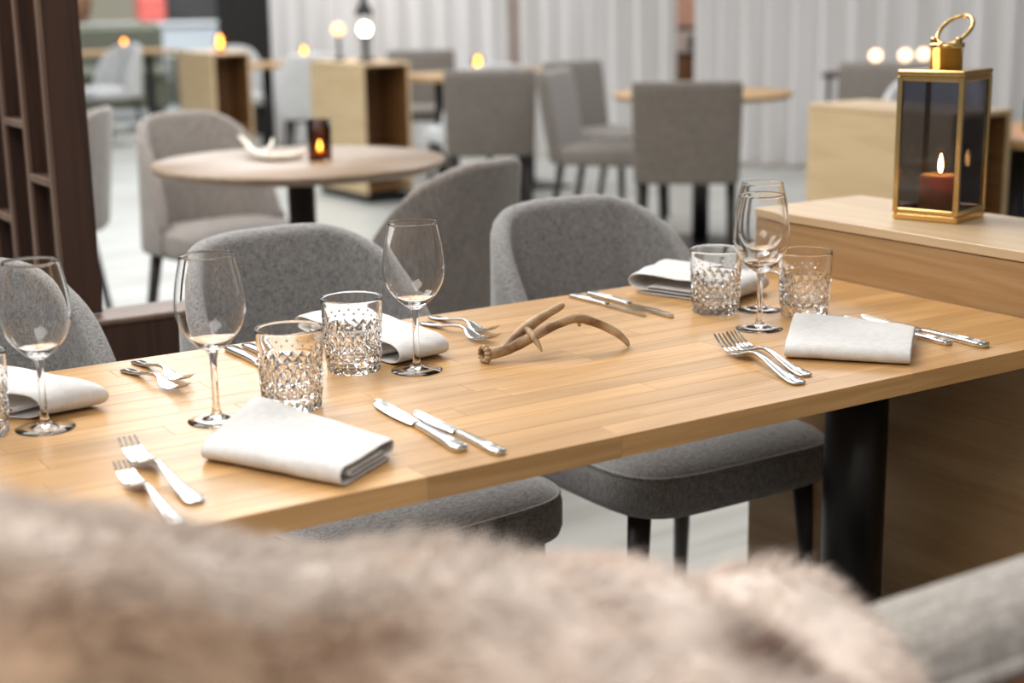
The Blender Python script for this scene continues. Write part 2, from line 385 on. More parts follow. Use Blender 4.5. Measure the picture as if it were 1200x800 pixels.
place(tub3, 1, (4.25, 3.25, 0), math.radians(-60), 'pale chair back rising behind the oak cabinet near the lantern', FG)
place(tub3, 1, (4.30, 2.55, 0), math.radians(-120), 'pale chair at the right edge beyond the lantern', FG)

# ------------------------------------------------------------------ square-backed chairs
def make_square(fab):
    c = empty('square_back_chair', (0, 0, 0), '', 'chair')
    b = MB(); b.rings([superellipse(.225 - i, .225 - i, 9, 40, z, -.02) for i, z in ((.02, .39), (.003, .395), (0, .41), (0, .455), (.006, .467), (.03, .474), (.1, .477))]); b.build('seat', fab, c)
    # back slab, slightly reclined and tapered
    rings = []
    for z, wd, th in ((.40, .215, .028), (.42, .22, .032), (.6, .225, .033), (.78, .228, .032), (.815, .226, .028), (.826, .215, .016)):
        y0 = .215 + (z - .4) * .16
        rings.append([(x, y0 + y, z) for x, y, _ in superellipse(wd, th, 8, 36, 0)])
    MB().rings(rings).build('backrest', fab, c)
    for sx in (-1, 1):
        MB().tube([(sx * .19, -.2, .395), (sx * .195, -.215, 0)], [.02, .014], 8).build('leg', dark_leg, c)
        MB().tube([(sx * .19, .19, .395), (sx * .195, .26, 0)], [.02, .014], 8).build('leg', dark_leg, c)
    return c
sq = make_square(dark_taupe)
SG = 'square-backed chairs in the middle of the room'
for k, (x, y, rz, lab) in enumerate((
        (3.46, 3.91, 140, 'square-backed taupe chair with its back to the camera, at the small far table'),
        (3.62, 4.70, 38, 'taupe chair with pale seat, turned sideways left of the small far table'),
        (4.12, 5.35, 15, 'taupe chair standing directly behind the sideways chair'),
        (3.36, 5.45, 152, 'taupe chair with sloping back, in front of the far table candle'),
        (4.20, 7.62, -28, 'dark taupe chair back behind the oak table beside the lamp cabinet'),
        (4.75, 4.05, -60, 'taupe chair half hidden left of the cabinet behind the lantern'))):
    o = place(sq, k, (x, y, 0), math.radians(rz), lab, SG); o.scale = (1.04, 1.04, 1.04)

# ------------------------------------------------------------------ other tables
def round_table(loc, r, wood, label, zt=.75):
    t = empty('round_table', loc, label, 'table')
    MB().lathe([(0, zt - .028), (r - .02, zt - .028), (r - .004, zt - .018), (r, zt - .006), (r - .003, zt), (0, zt)], 72).build('tabletop', wood, t)
    MB().lathe([(0, .03), (.042, .03), (.042, zt - .03), (0, zt - .03)], 32).build('leg', black_metal, t)
    MB().lathe([(0, 0), (.23, 0), (.23, .012), (.21, .02), (.05, .029), (0, .029)], 40).build('base_plate', black_metal, t)
    return t
round_table((1.09, 2.88, 0), .445, round_wood, 'round smoked-oak table with a black pedestal, behind the set table')
round_table((3.92, 4.36, 0), .44, oak_panel, 'small round oak table behind the square-backed chair')
def long_table(x0, x1, y0, y1, label):
    t = empty('long_table', ((x0 + x1) / 2, (y0 + y1) / 2, 0), label, 'table'); a, b = (x1 - x0) / 2, (y1 - y0) / 2
    MB().box(-a, a, -b, b, .722, .75, .002).build('tabletop', oak_panel, t)
    for sx in (-1, 1):
        MB().lathe([(0, .02), (.04, .02), (.04, .72), (0, .72)], 24, sx * (a - .25), 0).build('leg', black_metal, t)
        MB().box(sx * (a - .25) - .2, sx * (a - .25) + .2, -.2, .2, 0, .018, .004).build('base_plate', black_metal, t)
long_table(3.605, 4.75, 6.45, 7.1, 'oak table joined to the cabinet with the black lamp')
long_table(3.53, 4.75, 8.95, 9.55, 'oak table joined to the far cabinet at upper left')
long_table(3.15, 4.4, 12.6, 13.2, 'oak table in front of the olive sofa, far at upper left')
long_table(3.13, 4.1, 1.80, 2.30, 'oak table at the right edge, joined to the cabinet behind the lantern')

# olive sofa far left
sf = empty('sofa', (4.0, 14.2, 0), 'olive green sofa far away at upper left', 'sofa', math.radians(-15))
MB().box(-1.1, .75, -.35, .35, .12, .42, .04).build('base', olive_fabric, sf)
for k in range(2): MB().box(-1.08 + k * .92, -.18 + k * .92, -.37, .22, .42, .54, .05).build('seat_cushion', olive_fabric, sf)
MB().box(-1.1, .75, .22, .45, .42, .98, .06).build('backrest', olive_fabric, sf)
for sx in (-1.25, .77): MB().box(sx, sx + .14, -.36, .42, .12, .68, .05).build('armrest', olive_fabric, sf)
for sx in (-1.0, .65):
    for y in (-.28, .3): MB().tube([(sx, y, .125), (sx, y, 0)], .025, 8).build('leg', dark_leg, sf)
# white covered side table with things behind sofa
def far_counter():
    t = empty('serving_counter', (4.9, 15.6, 0), 'pale serving counter beyond the olive sofa', 'counter', math.radians(-20))
    MB().box(-1.0, 1.0, -.3, .3, 0, .93, .01).build('body', mat('pale_blue_white', (.62, .68, .74), .6), t)
    MB().box(-1.05, 1.05, -.34, .34, .93, .97, .01).build('worktop', mat('white_top', (.75, .78, .8), .5), t)
far_counter()
o = MB().box(-.16, .16, -.12, .12, 0, .3, .05).build('red_box', mat('coral_red', (.75, .16, .13), .6), None, (5.12, 15.48, .97)); tag(o, 'coral red box on the pale serving counter at upper left', 'box')
o = MB().lathe([(0, 0), (.13, 0), (.2, .1), (.22, .25), (.15, .36), (.1, .38), (0, .38)], 20).build('wicker_basket', mat('brown_wicker', (.16, .075, .035), .8), None, (4.30, 15.75, .97)); tag(o, 'brown wicker basket on the serving counter, left of the red box', 'basket')
o = MB().box(-.9, .9, -.05, .05, 0, 1.9, .02).build('light_panel', mat('cream_panel', (.72, .66, .52), .7), None, (5.2, 18.2, 0), math.radians(-20)); tag(o, 'cream upright panel at the far end of the room', 'panel')

# ------------------------------------------------------------------ candles and lamps
def tealight(loc, label, h=.11, far=True, r=.034):
    t = empty('candle_holder', loc, label, 'candle holder', group='lit candle glasses on the tables')
    MB().lathe([(0, 0), (r, 0), (r, h), (r - .003, h), (r - .003, .008), (0, .008)], 28).build('glass_cup', amber, t)
    c = MB().lathe([(0, .009), (.02, .009), (.02, .024), (0, .022)], 20).build('candle', wax, t)
    s = 1.0 if not far else 3.0
    MB().lathe([(0, .026), (.0052 * s, .030), (.0065 * s, .036), (.0052 * s, .026 + .018 * s), (.0025 * s, .026 + .024 * s), (0, .026 + .028 * s)], 14).build('flame', flame_far, c)
tealight((1.135, 2.83, .75), 'smoked glass candle holder with lit candle on the round table', .125, False, .036)
tealight((4.02, 6.60, .75), 'lit candle glass on the oak table beside the lamp cabinet')
tealight((4.07, 9.2, .75), 'lit candle glass on the oak table joined to the far cabinet')
tealight((3.40, 9.20, .85), 'lit candle glass on top of the far oak cabinet')
tealight((3.9, 12.85, .75), 'lit candle glass on the table before the olive sofa')
tealight((3.42, 2.02, .75), 'lit candle glass on the table at the right edge')
lm = empty('table_lamp', (3.42, 6.93, .84), 'black table lamp with glowing globe on the oak cabinet', 'lamp')
MB().lathe([(0, 0), (.055, 0), (.055, .012), (.02, .02), (.02, .13), (.03, .14), (.03, .155), (0, .155)], 24).build('base', black_metal, lm)
MB().lathe([(0, .156), (.02, .160), (.034, .178), (.038, .195), (.034, .213), (.02, .229), (0, .234)], 24).build('globe', bulb, lm)
lm.scale = (1., 1., 1.)
MB().lathe([(0, .275), (.055, .275), (.05, .305), (.02, .36), (.02, .55), (0, .55)], 24).build('shade', black_metal, lm)
MB().tube([(.04, .0, .01), (.048, .0, .285)], .005, 8).build('stem', black_metal, lm)
lm2 = empty('side_lamp', (3.40, 7.25, .84), 'smaller warm lamp behind the black table lamp on the cabinet', 'lamp')
MB().lathe([(0, 0), (.04, 0), (.04, .01), (.012, .02), (.012, .15), (0, .15)], 20).build('base', black_metal, lm2)
MB().lathe([(0, .151), (.03, .165), (.04, .19), (.03, .215), (0, .23)], 20).build('globe', bulb_amber, lm2)
ft = empty('console_table', (6.05, 5.05, 0), 'slim console with three round lamps in front of the right curtain', 'console', math.atan2(-5.774, 2.776))
MB().box(-.45, .35, -.14, .14, .70, .73, .004).build('top', walnut, ft)
for sx in (-.41, .31):
    for y in (-.11, .11): MB().tube([(sx, y, .70), (sx, y, 0)], .014, 8).build('leg', dark_leg, ft)
for (x, y, lab) in ((5.87, 5.09, 'glowing round lamp, leftmost of three left of the lantern'), (5.99, 4.97, 'glowing round lamp, middle of three near the lantern top'), (6.16, 4.98, 'glowing round lamp, partly hidden by the lantern cap')):
    l = empty('globe_lamp', (x, y, .73), lab, 'lamp', group='small globe lamps')
    MB().lathe([(0, 0), (.03, 0), (.03, .01), (.01, .015), (.01, .07), (0, .07)], 20).build('base', black_metal, l)
    MB().lathe([(0, .071), (.027, .082), (.037, .107), (.027, .132), (0, .143)], 20).build('globe', bulb_soft, l)

# ------------------------------------------------------------------ glassware
def make_wine():
    c = empty('wine_glass', (0, 0, 0), '', 'wine glass')
    outer = [(0, .0042), (.010, .0036), (.022, .0016), (.0325, 0), (.0340, .0001), (.0345, .0007), (.0338, .0014), (.022, .0031), (.011, .0055), (.0062, .0095), (.0046, .016), (.0042, .024), (.0040, .05), (.0043, .075), (.0062, .084)]
    b = MB(); b.lathe(outer + [(.0062, .0842), (0, .0842)], 40); b.build('stem', thin_glass, c)
    o = [(.0001, .0845), (.0065, .0848), (.013, .0885), (.022, .096), (.032, .108), (.0385, .121), (.0412, .134), (.0408, .15), (.0380, .17), (.0345, .186), (.0318, .199)]
    o = [(v.x, v.z) for v in smooth_path([(r, 0, z) for r, z in o], 3)]
    inner = [(max(r - (.0009 + .006 * max(0, .1 - z) / .0155), .0001), z + (.0055 if z < .0885 else .0025 if z < .096 else .0)) for r, z in o]
    inner = [(r, z) for r, z in inner if z > .0905]
    inner[-1] = (o[-1][0] - .0009, .199)
    prof = o + [(o[-1][0] - .0003, .1996), (o[-1][0] - .0008, .1996)] + inner[::-1] + [(.0001, .0902)]
    MB().lathe(prof, 48).build('bowl', thin_glass, c)
    return c
wine = make_wine(); WG = 'wine glasses on the set table'
for k, (x, y, lab) in enumerate(((.106, .398, 'empty wine glass behind the antler base, in front of the dark chair back'), (-.204, .330, 'empty wine glass behind the large near napkin'),
                                 (-.382, .418, 'empty wine glass at the left edge, leftmost of the row'), (.638, .314, 'front one of the two overlapping wine glasses at the right'),
                                 (.728, .413, 'rear one of the two overlapping wine glasses at the right'))):
    place(wine, k, (x, y, .7502), k * .7, lab, WG)
def make_tumbler():
    b = MB(); N = 18; S = 2 * N; R0, R1 = .0362, .0412; H = .1
    rad = lambda z: R0 + (R1 - R0) * z / H
    P = lambda i, r, z: (r * math.cos(2 * PI * i / S), r * math.sin(2 * PI * i / S), z)
    z0, dz, rows = .011, .0072, 7
    vs = {}; V = []
    def vid(i, j):
        i %= S
        if (i, j) not in vs:
            z = z0 + j * dz; pk = (i + j) % 2 == 1
            r = rad(z) + (.0004 if pk and 0 < j < rows else -.0021)
            if j in (0, rows): r = rad(z) - .0004
            vs[(i, j)] = len(V); V.append(P(i, r, z))
        return vs[(i, j)]
    Fc = []
    for j in range(rows):
        for i in range(S):
            a, b_, c_, d = vid(i, j), vid(i + 1, j), vid(i + 1, j + 1), vid(i, j + 1)
            if (i + j) % 2 == 0: Fc += [(a, b_, d), (b_, c_, d)]   # ridge between the two outer points
            else: Fc += [(a, b_, c_), (a, c_, d)]
    b.add(V, Fc, False)
    # base with notched rim, upper wall, inside
    ztop = z0 + rows * dz
    ring = lambda r, z: [P(i, r, z) for i in range(S)]
    notch = [P(i, rad(0) - (.0018 if i % 2 else .0), .0035) for i in range(S)]
    b.rings([ring(.0001, .0012), ring(.026, .0012), ring(.031, 0), ring(.0345, .0004), notch, ring(rad(z0) - .0004, z0)], cap0=True, cap1=False, smooth=False)
    up = [(rad(ztop) - .0004, ztop), (rad(ztop + .002), ztop + .002)] + [(rad(z), z) for z in (ztop + .004, .075, .085, .092, .0965, .0982)] + [(R1 - .0003, .0992), (R1 - .0009, .0998), (R1 - .0016, .0995), (R1 - .0019, .0985)]
    up += [(rad(z) - .0020 - .0012 * (.0975 - z) / .07, z) for z in (.0965, .092, .085, .075, .06, .045, .032)] + [(rad(.024) - .0036, .024), (rad(.019) - .0052, .0185), (rad(.016) - .008, .0158), (.022, .0146), (.011, .0140), (.0001, .0138)]
    b.rings([ring(r, z) for r, z in up], cap0=False, cap1=True, smooth=True)
    # little raised points above the diamonds
    for row, (z, st) in enumerate(((ztop + .006, 0), (ztop + .012, 1))):
        for i in range(0, S, 2):
            q = i + (row % 2); r = rad(z); a = 2 * PI * q / S; hw = .0013
            e = [P(q - .35, r - .0002, z), P(q, r - .0002, z - hw * 1.4), P(q + .35, r - .0002, z), P(q, r - .0002, z + hw * 1.4), P(q, r + .0009, z)]
            b.add(e, [(0, 1, 4), (1, 2, 4), (2, 3, 4), (3, 0, 4), (3, 2, 1, 0)], False)
    o = b.build('tumbler', glass)
    me = o.data; bm = bmesh.new(); bm.from_mesh(me); bmesh.ops.remove_doubles(bm, verts=bm.verts[:], dist=.00003); bmesh.ops.recalc_face_normals(bm, faces=bm.faces[:]); bm.to_mesh(me); bm.free()
    return tag(o, '', 'tumbler')
tum = make_tumbler(); TG = 'cut-glass tumblers on the set table'
for k, (x, y, lab) in enumerate(((.040, .452, 'cut-glass tumbler in front of the middle napkin, beside the wine glass'), (-.106, .330, 'cut-glass tumbler behind the large near napkin'),
                                 (.664, .444, 'cut-glass tumbler in front of the far right napkin'), (.757, .345, 'cut-glass tumbler behind the right near napkin, by the oak cabinet'),
                                 (-.456, .435, 'cut-glass tumbler cut off by the left edge'))):
    place(tum, k, (x, y, .7503), k * .37, lab, TG)

# ------------------------------------------------------------------ cutlery
def strip(b, secs):
    """secs: (y, halfwidth, ztop, thickness)"""
    rings = []
    for y, hw, z, th in secs:
        rings.append([(-hw, y, z - th * .35), (-hw * .8, y, z - th), (hw * .8, y, z - th), (hw, y, z - th * .35), (hw * .93, y, z - th * .08), (hw * .5, y, z), (0, y, z + th * .06), (-hw * .5, y, z), (-hw * .93, y, z - th * .08)])
    return b.rings(rings, smooth=True)
def make_fork():
    c = empty('fork', (0, 0, 0), '', 'fork')   # handle end at y=0, tines towards +y
    b = MB()
    strip(b, [(0, .006, .0045, .0028), (.0025, .0092, .0048, .0032), (.012, .0105, .0052, .0034), (.03, .0088, .0062, .0034), (.06, .0058, .010, .0034), (.085, .0040, .0150, .0036), (.105, .0034, .0172, .0038), (.118, .0040, .0160, .0036), (.126, .0075, .0130, .003), (.134, .0115, .0095, .0025), (.146, .0127, .0072, .0022), (.152, .0128, .0068, .0021)])
    h = b.build('handle', silver, c)
    b = MB()
    for sx in (-.0042, .0042): b.tube([(sx, .006, .0053), (sx * .8, .03, .0067), (sx * .55, .055, .0098)], [.0007, .0006, .0002], 6)
    b.build('ribbing', silver, h)
    for k in range(4):
        x = (-.00975, -.00325, .00325, .00975)[k]; x2 = x * .88
        b = MB(); rings = []
        for t, z in ((.1505, .0069), (.160, .0068), (.172, .0085), (.184, .0125), (.194, .0178), (.199, .0205)):
            f = (t - .15) / .05; hw = .0020 * (1 - .45 * f); th = .0020 * (1 - .3 * f); xx = x + (x2 - x) * f
            rings.append([(xx - hw, t, z - th), (xx + hw, t, z - th), (xx + hw, t, z), (xx - hw, t, z)])
        b.rings(rings, smooth=False); b.build('tine', silver, c)
    return c
fork = make_fork(); FK = 'forks on the set table'
def ang(dx, dy): return math.atan2(dy, dx) - PI / 2
forks = [  # handle-end xy, direction to tines, scale, label
    ((-.334, .058), (-.001, .2), 1.04, 'longer near-left fork, lying left of the large napkin'),
    ((-.370, .012), (.004, .2), .90, 'shorter near-left fork, half hidden by the fur'),
    ((-.215, .632), (.024, -.2), .88, 'nearer of two forks behind the left wine glass, tines to the right'),
    ((-.187, .670), (.015, -.2), .86, 'rear one of two forks behind the left wine glass, by the table edge'),
    ((.255, .644), (.012, -.2), .97, 'nearer of two forks left of the antler'),
    ((.287, .674), (.012, -.2), .86, 'rear one of two forks left of the antler, by the table edge'),
    ((.461, .042), (.048, .2), 1.10, 'longer fork left of the right near napkin, in front'),
    ((.496, .066), (.046, .2), 1.02, 'fork left of the right near napkin, nearer the tumbler'),
    ((.925, .680), (-.0, -.2), .85, 'fork behind the two overlapping wine glasses at the right'),
    ((.955, .675), (-.01, -.2), .80, 'fork nearest the oak cabinet, behind the right tumbler')]
for k, (p, d, s, lab) in enumerate(forks):
    o = place(fork, k, (p[0], p[1], .7489), ang(*d), lab, FK); o.scale = (s, s, s)
def make_knife():
    c = empty('knife', (0, 0, 0), '', 'knife')  # handle end at y=0, blade towards +y
    b = MB(); strip(b, [(0, .0055, .0068, .0058), (.003, .0088, .0078, .0072), (.012, .0098, .0082, .0078), (.04, .0082, .0084, .0080), (.075, .0064, .0082, .0078), (.1, .0058, .0078, .0074), (.108, .0062, .0072, .0064)])
    h = b.build('handle', silver, c)
    b = MB()
    for sx in (-.0035, 0, .0035): b.tube([(sx, .006, .0083), (sx * .9, .04, .0085), (sx * .6, .075, .0083)], [.0007, .0006, .0003], 6)
    b.build('ribbing', silver, h)
    b = MB(); rings = []
    for y, a, e in ((.1085, -.0055, .0058), (.116, -.0082, .0066), (.14, -.0105, .0070), (.17, -.0112, .0072), (.195, -.0100, .0074), (.212, -.0062, .0072), (.220, -.001, .0062), (.2225, .0028, .0048)):
        rings.append([(a, y, .0042), (a * .2, y, .0028), (e, y, .0024), (e, y, .0058), (a * .2, y, .0054)])
    b.rings(rings, smooth=False); b.build('blade', silver, c)
    return c
knife = make_knife(); KN = 'table knives on the set table'
knives = [((-.032, .051), (.016, .237), 1.06, 'near knife beside the large napkin, the longer of the pair'), ((-.003, .016), (.003, .2), .90, 'near knife further right of the large napkin, the shorter of the pair'),
          ((-.053, .661), (-.003, -.2), .98, 'knife running behind the near tumbler, left of the pair'), ((-.026, .664), (.0, -.2), .9, 'knife running behind the near tumbler, right of the pair'),
          ((.552, .674), (.006, -.19), .87, 'shorter far knife above the antler'), ((.584, .668), (.0, -.22), 1.0, 'longer far knife above the antler, beside the far napkin'),
          ((.805, .036), (.002, .25), 1.08, 'long knife right of the near napkin, closest to the oak cabinet'), ((.777, .076), (.006, .22), .95, 'shorter knife poking out from under the right near napkin')]
for k, (p, d, s, lab) in enumerate(knives):
    o = place(knife, k, (p[0], p[1], .7492), ang(*d), lab, KN); o.scale = (s, s, s)

# ------------------------------------------------------------------ folded linen napkins
def napkin(quad, T, layers, label, seed, fold_edge=0):
    """quad: four corners on the table (a b c d); the fold runs along a-d and is rolled so that layers show at c-d"""
    a, b_, c_, d = [Vector((*p, 0)) for p in quad]
    # cross-section path in (w 0..1, z): a flat spiral
    secs = []
    t = T / layers
    def line(w0, w1, z, n=9): return [(w0 + (w1 - w0) * k / n, z) for k in range(n + 1)]
    def turn(w, z0, z1, sgn, n=6):
        r = abs(z1 - z0) / 2; return [(w + sgn * math.sin(PI * k / n) * r / .12, (z0 + z1) / 2 - (z1 - z0) / 2 * math.cos(PI * k / n)) for k in range(1, n)]
    lo, hi = .0018, T - .0012
    wl, wr = .05, .95
    path = line(wr, wl, lo); z_lo, z_hi = lo, hi
    path += turn(wl, lo, hi, -1); path += line(wl, wr, hi)
    k = 1
    while k < layers - 1:
        nz = hi - t * ((k + 1) // 2) if k % 2 else lo + t * ((k + 1) // 2)
        pz = path[-1][1]
        if k % 2: zn = pz - t * .95 if k > 1 else lo + t * .98; 
        else: zn = pz + t * .95 if (pz + t * .95) < hi - t * .5 else pz + t * .6
        sgn = 1 if path[-1][0] > .5 else -1
        e0 = path[-1][0]
        path += turn(e0, pz, zn, sgn); e1 = .14 + .02 * k if sgn > 0 else .88 - .03 * k
        path += line(e0, e1, zn); k += 1
    NL = 26; rng = random.Random(seed); ox = rng.random() * 50
    grid = []
    for i in range(NL + 1):
        s_ = i / NL; row = []
        for wv, z in path:
            p = (a.lerp(d, s_)).lerp(b_.lerp(c_, s_), wv)
            nz = mnoise.noise(Vector((p.x * 24 + ox, p.y * 24, z * 30))); n2 = mnoise.noise(Vector((p.x * 70 + ox, p.y * 70, z * 12)))
            zz = z * (1 + .09 * nz * (z / T)) + .0007 * n2 * (z / T)
            e = (abs(s_ - .5) * 2) ** 10; sag = 1 - .10 * e * (z / T)
            row.append((p.x + .0016 * nz, p.y + .0016 * n2 + .0014 * nz, max(.0011, zz * sag)))
        grid.append(row)
    m = MB().rings(grid, closed=False, cap0=False, cap1=False)
    cx = sum(p[0] for p in quad) / 4; cy = sum(p[1] for p in quad) / 4
    m.v = [(x - cx, y - cy, z) for x, y, z in m.v]
    o = m.build('napkin', linen, None, (cx, cy, .7502)); tag(o, label, 'napkin', 'folded white linen napkins')
    md = o.modifiers.new('thickness', 'SOLIDIFY'); md.thickness = .0016; md.offset = 0
    sb = o.modifiers.new('soft', 'SUBSURF'); sb.levels = 1; sb.render_levels = 1
    return o
napkin([(-.276, .190), (-.150, .338), (-.102, .078), (-.194, .018)], .024, 4, 'large white folded napkin at the near left, in front of the tumbler', 1)
napkin([(.540, .156), (.694, .300), (.768, .132), (.645, .028)], .023, 4, 'white folded napkin at the near right, lying on two knives', 2)
napkin([(.178, .452), (.175, .700), (.070, .690), (.092, .440)], .033, 6, 'white folded napkin behind the middle tumbler and wine glass', 3)
napkin([(.828, .520), (.785, .715), (.655, .640), (.708, .476)], .036, 6, 'white folded napkin at the far right, behind a tumbler', 4)
napkin([(-.300, .474), (-.400, .690), (-.500, .610), (-.386, .462)], .035, 6, 'white folded napkin at the left edge behind a wine glass', 5)

# ------------------------------------------------------------------ antlers
an = empty('antler', (.30, .36, .75), 'brown shed antler lying in the middle of the set table', 'antler')
off = Vector((.30, .36, .75))
def ant(name, pts, rads, parent, m, n=6, seg=12):
    p = smooth_path([Vector(q) - off for q in pts], n); r = lerps(rads, len(p))
    rr = [x * (1 + .07 * mnoise.noise(Vector((q.x * 90, q.y * 90, q.z * 90)))) for x, q in zip(r, p)]
    return MB().tube(p, rr, seg).build(name, m, parent)
ant('beam', [(.204, .379, .762), (.228, .373, .765), (.250, .369, .772), (.275, .364, .782), (.305, .357, .794), (.335, .351, .7995), (.365, .345, .789), (.391, .340, .775), (.406, .337, .762), (.412, .335, .7525)], [.0085, .0082, .008, .0075, .0068, .0068, .0062, .0058, .0045, .0022], an, bone)
ant('tine', [(.226, .373, .766), (.250, .377, .779), (.270, .382, .788), (.300, .389, .798), (.338, .396, .808), (.343, .397, .8085)], [.006, .0075, .0088, .0068, .0052, .0025], an, bone)
ant('tine', [(.268, .380, .787), (.266, .362, .784), (.2645, .346, .776), (.266, .336, .765)], [.0065, .0055, .004, .0012], an, bone)
ant('tine', [(.335, .351, .800), (.344, .360, .795), (.351, .368, .784)], [.006, .0042, .0022], an, bone)
ant('tine', [(.404, .338, .765), (.411, .339, .760), (.4155, .339, .754)], [.0035, .003, .0014], an, bone)
b = MB()
for k in range(11):
    t = 2 * PI * k / 11; c0 = Vector((.2025, .3795, .762)) - off
    b.tube([c0 + Vector((.003, .0085 * math.cos(t), .0085 * math.sin(t))), c0 + Vector((-.002, .0105 * math.cos(t), .0105 * math.sin(t))), c0 + Vector((-.006, .008 * math.cos(t), .008 * math.sin(t)))], [.003, .0038, .0018], 6)
b.build('burr', bone, an)
off = Vector((1.05, 3.0, .75))
an2 = empty('antler', off, 'pale antler lying on the round table beside the candle', 'antler')
ant('beam', [(1.04, 3.22, .80), (1.01, 3.10, .79), (.99, 2.98, .768), (1.02, 2.90, .763), (1.09, 2.89, .765), (1.13, 2.93, .775)], [.006, .010, .013, .013, .011, .005], an2, bone_white)
ant('tine', [(1.0, 2.95, .767), (1.06, 3.02, .785), (1.10, 3.10, .80)], [.010, .008, .003], an2, bone_white)

# ------------------------------------------------------------------ lantern
LX, LY, LZ = 1.166, .448, .8505
ln_ = empty('lantern', (LX, LY, LZ), 'tall brass lantern with smoked glass panes on the oak cabinet', 'lantern', math.atan2(.38 - .488, 1.127 - 1.099) + PI / 2)
# local frame: -x is the left visible face, -y the right visible face
ln_.rotation_euler.z = math.radians(17)
hx, hy, LH = .054, .054, .252
fr = MB().box(-hx - .004, hx + .004, -hy - .004, hy + .004, 0, .012, .002).build('base', gold, ln_)
for sx in (-1, 1):
    for sy in (-1, 1):
        MB().box(sx * hx - .0045, sx * hx + .0045, sy * hy - .0045, sy * hy + .0045, .0122, LH - .010, .0012).build('corner_post', gold, ln_)
for sx in (-1, 1):
    MB().box(sx * hx - .004, sx * hx + .004, -hy + .0047, hy - .0047, .0122, .020, .001).build('rail', gold, ln_)
    MB().box(sx * hx - .004, sx * hx + .004, -hy + .0047, hy - .0047, LH - .018, LH - .010, .001).build('rail', gold, ln_)
    MB().box(-hx + .0047, hx - .0047, sx * hy - .004, sx * hy + .004, .0122, .020, .001).build('rail', gold, ln_)
    MB().box(-hx + .0047, hx - .0047, sx * hy - .004, sx * hy + .004, LH - .018, LH - .010, .001).build('rail', gold, ln_)
    MB().box(sx * hx - .001, sx * hx + .001, -hy + .0047, hy - .0047, .0202, LH - .0182).build('pane', smoked, ln_)
    MB().box(-hx + .0047, hx - .0047, sx * hy - .001, sx * hy + .001, .0202, LH - .0182).build('pane', smoked, ln_)
MB().box(-hx - .005, hx + .005, -hy - .005, hy + .005, LH - .0098, LH, .002).build('top_frame', gold, ln_)
cp = MB(); cp.lathe([(0, LH), (.027, LH), (.027, LH + .034), (.029, LH + .035), (.029, LH + .043), (.0, LH + .043)], 40); cp.build('cap', gold, ln_)
# tilted ring handle
b = MB(); pts = []; RR = .029
for k in range(25):
    t = -PI * .5 + 2 * PI * k / 24; h = RR * 1.15 * (1 + math.sin(t))
    pts.append((-.006 + h * .80, RR * .92 * math.cos(t) - h * .12, LH + .040 + h * .70))
b.tube(pts, .0036, 10, flat=1.0); b.build('ring_handle', gold, ln_)
MB().box(-.010, .004, -.026, -.018, LH + .030, LH + .052, .002).build('bracket', gold, ln_)
MB().box(-.010, .004, .018, .026, LH + .030, LH + .052, .002).build('bracket', gold, ln_)
cd = empty('candle', (LX, LY, LZ + .0125), 'lit pillar candle inside the smoked glass lantern', 'candle')
MB().lathe([(0, 0), (.034, 0), (.034, .058), (.031, .062), (.026, .058), (0, .057)], 36).build('wax_body', wax, cd)
MB().tube([(0, 0, .057), (.001, 0, .069)], .001, 6).build('wick', dark_leg, cd)
MB().lathe([(0, .063), (.0030, .068), (.0042, .075), (.0032, .086), (.0012, .094), (0, .098)], 16).build('flame', flame, cd)

# ------------------------------------------------------------------ bench in the foreground
bn = empty('bench', (0, -.625, 0), 'upholstered bench back at the lower right, light grey top and brown side', 'bench')
b = MB(); prof = [(-.045, .42), (-.045, .765), (-.042, .793), (-.030, .806), (0, .812), (.028, .811), (.040, .805), (.045, .79), (.045, .42)]
b.rings([[(x, y, z) for y, z in prof] for x in np.linspace(-1.6, .95, 14)]); b.build('backrest', bench_fabric, bn)
MB().tube([(-1.6, -.052, .779), (.95, -.052, .779)], .006, 8).build('piping', bench_fabric, bn)
MB().box(-1.6, .95, -.075, -.0465, .02, .772, .004).build('back_panel', wood_mat('reddish_wood', (.20, .085, .04), (.13, .05, .022), 0, .45), bn)
MB().box(-1.6, .95, .046, .42, .36, .455, .03).build('seat', bench_fabric, bn)
MB().box(-1.58, .93, .0, .38, 0, .358, .005).build('base', walnut, bn)

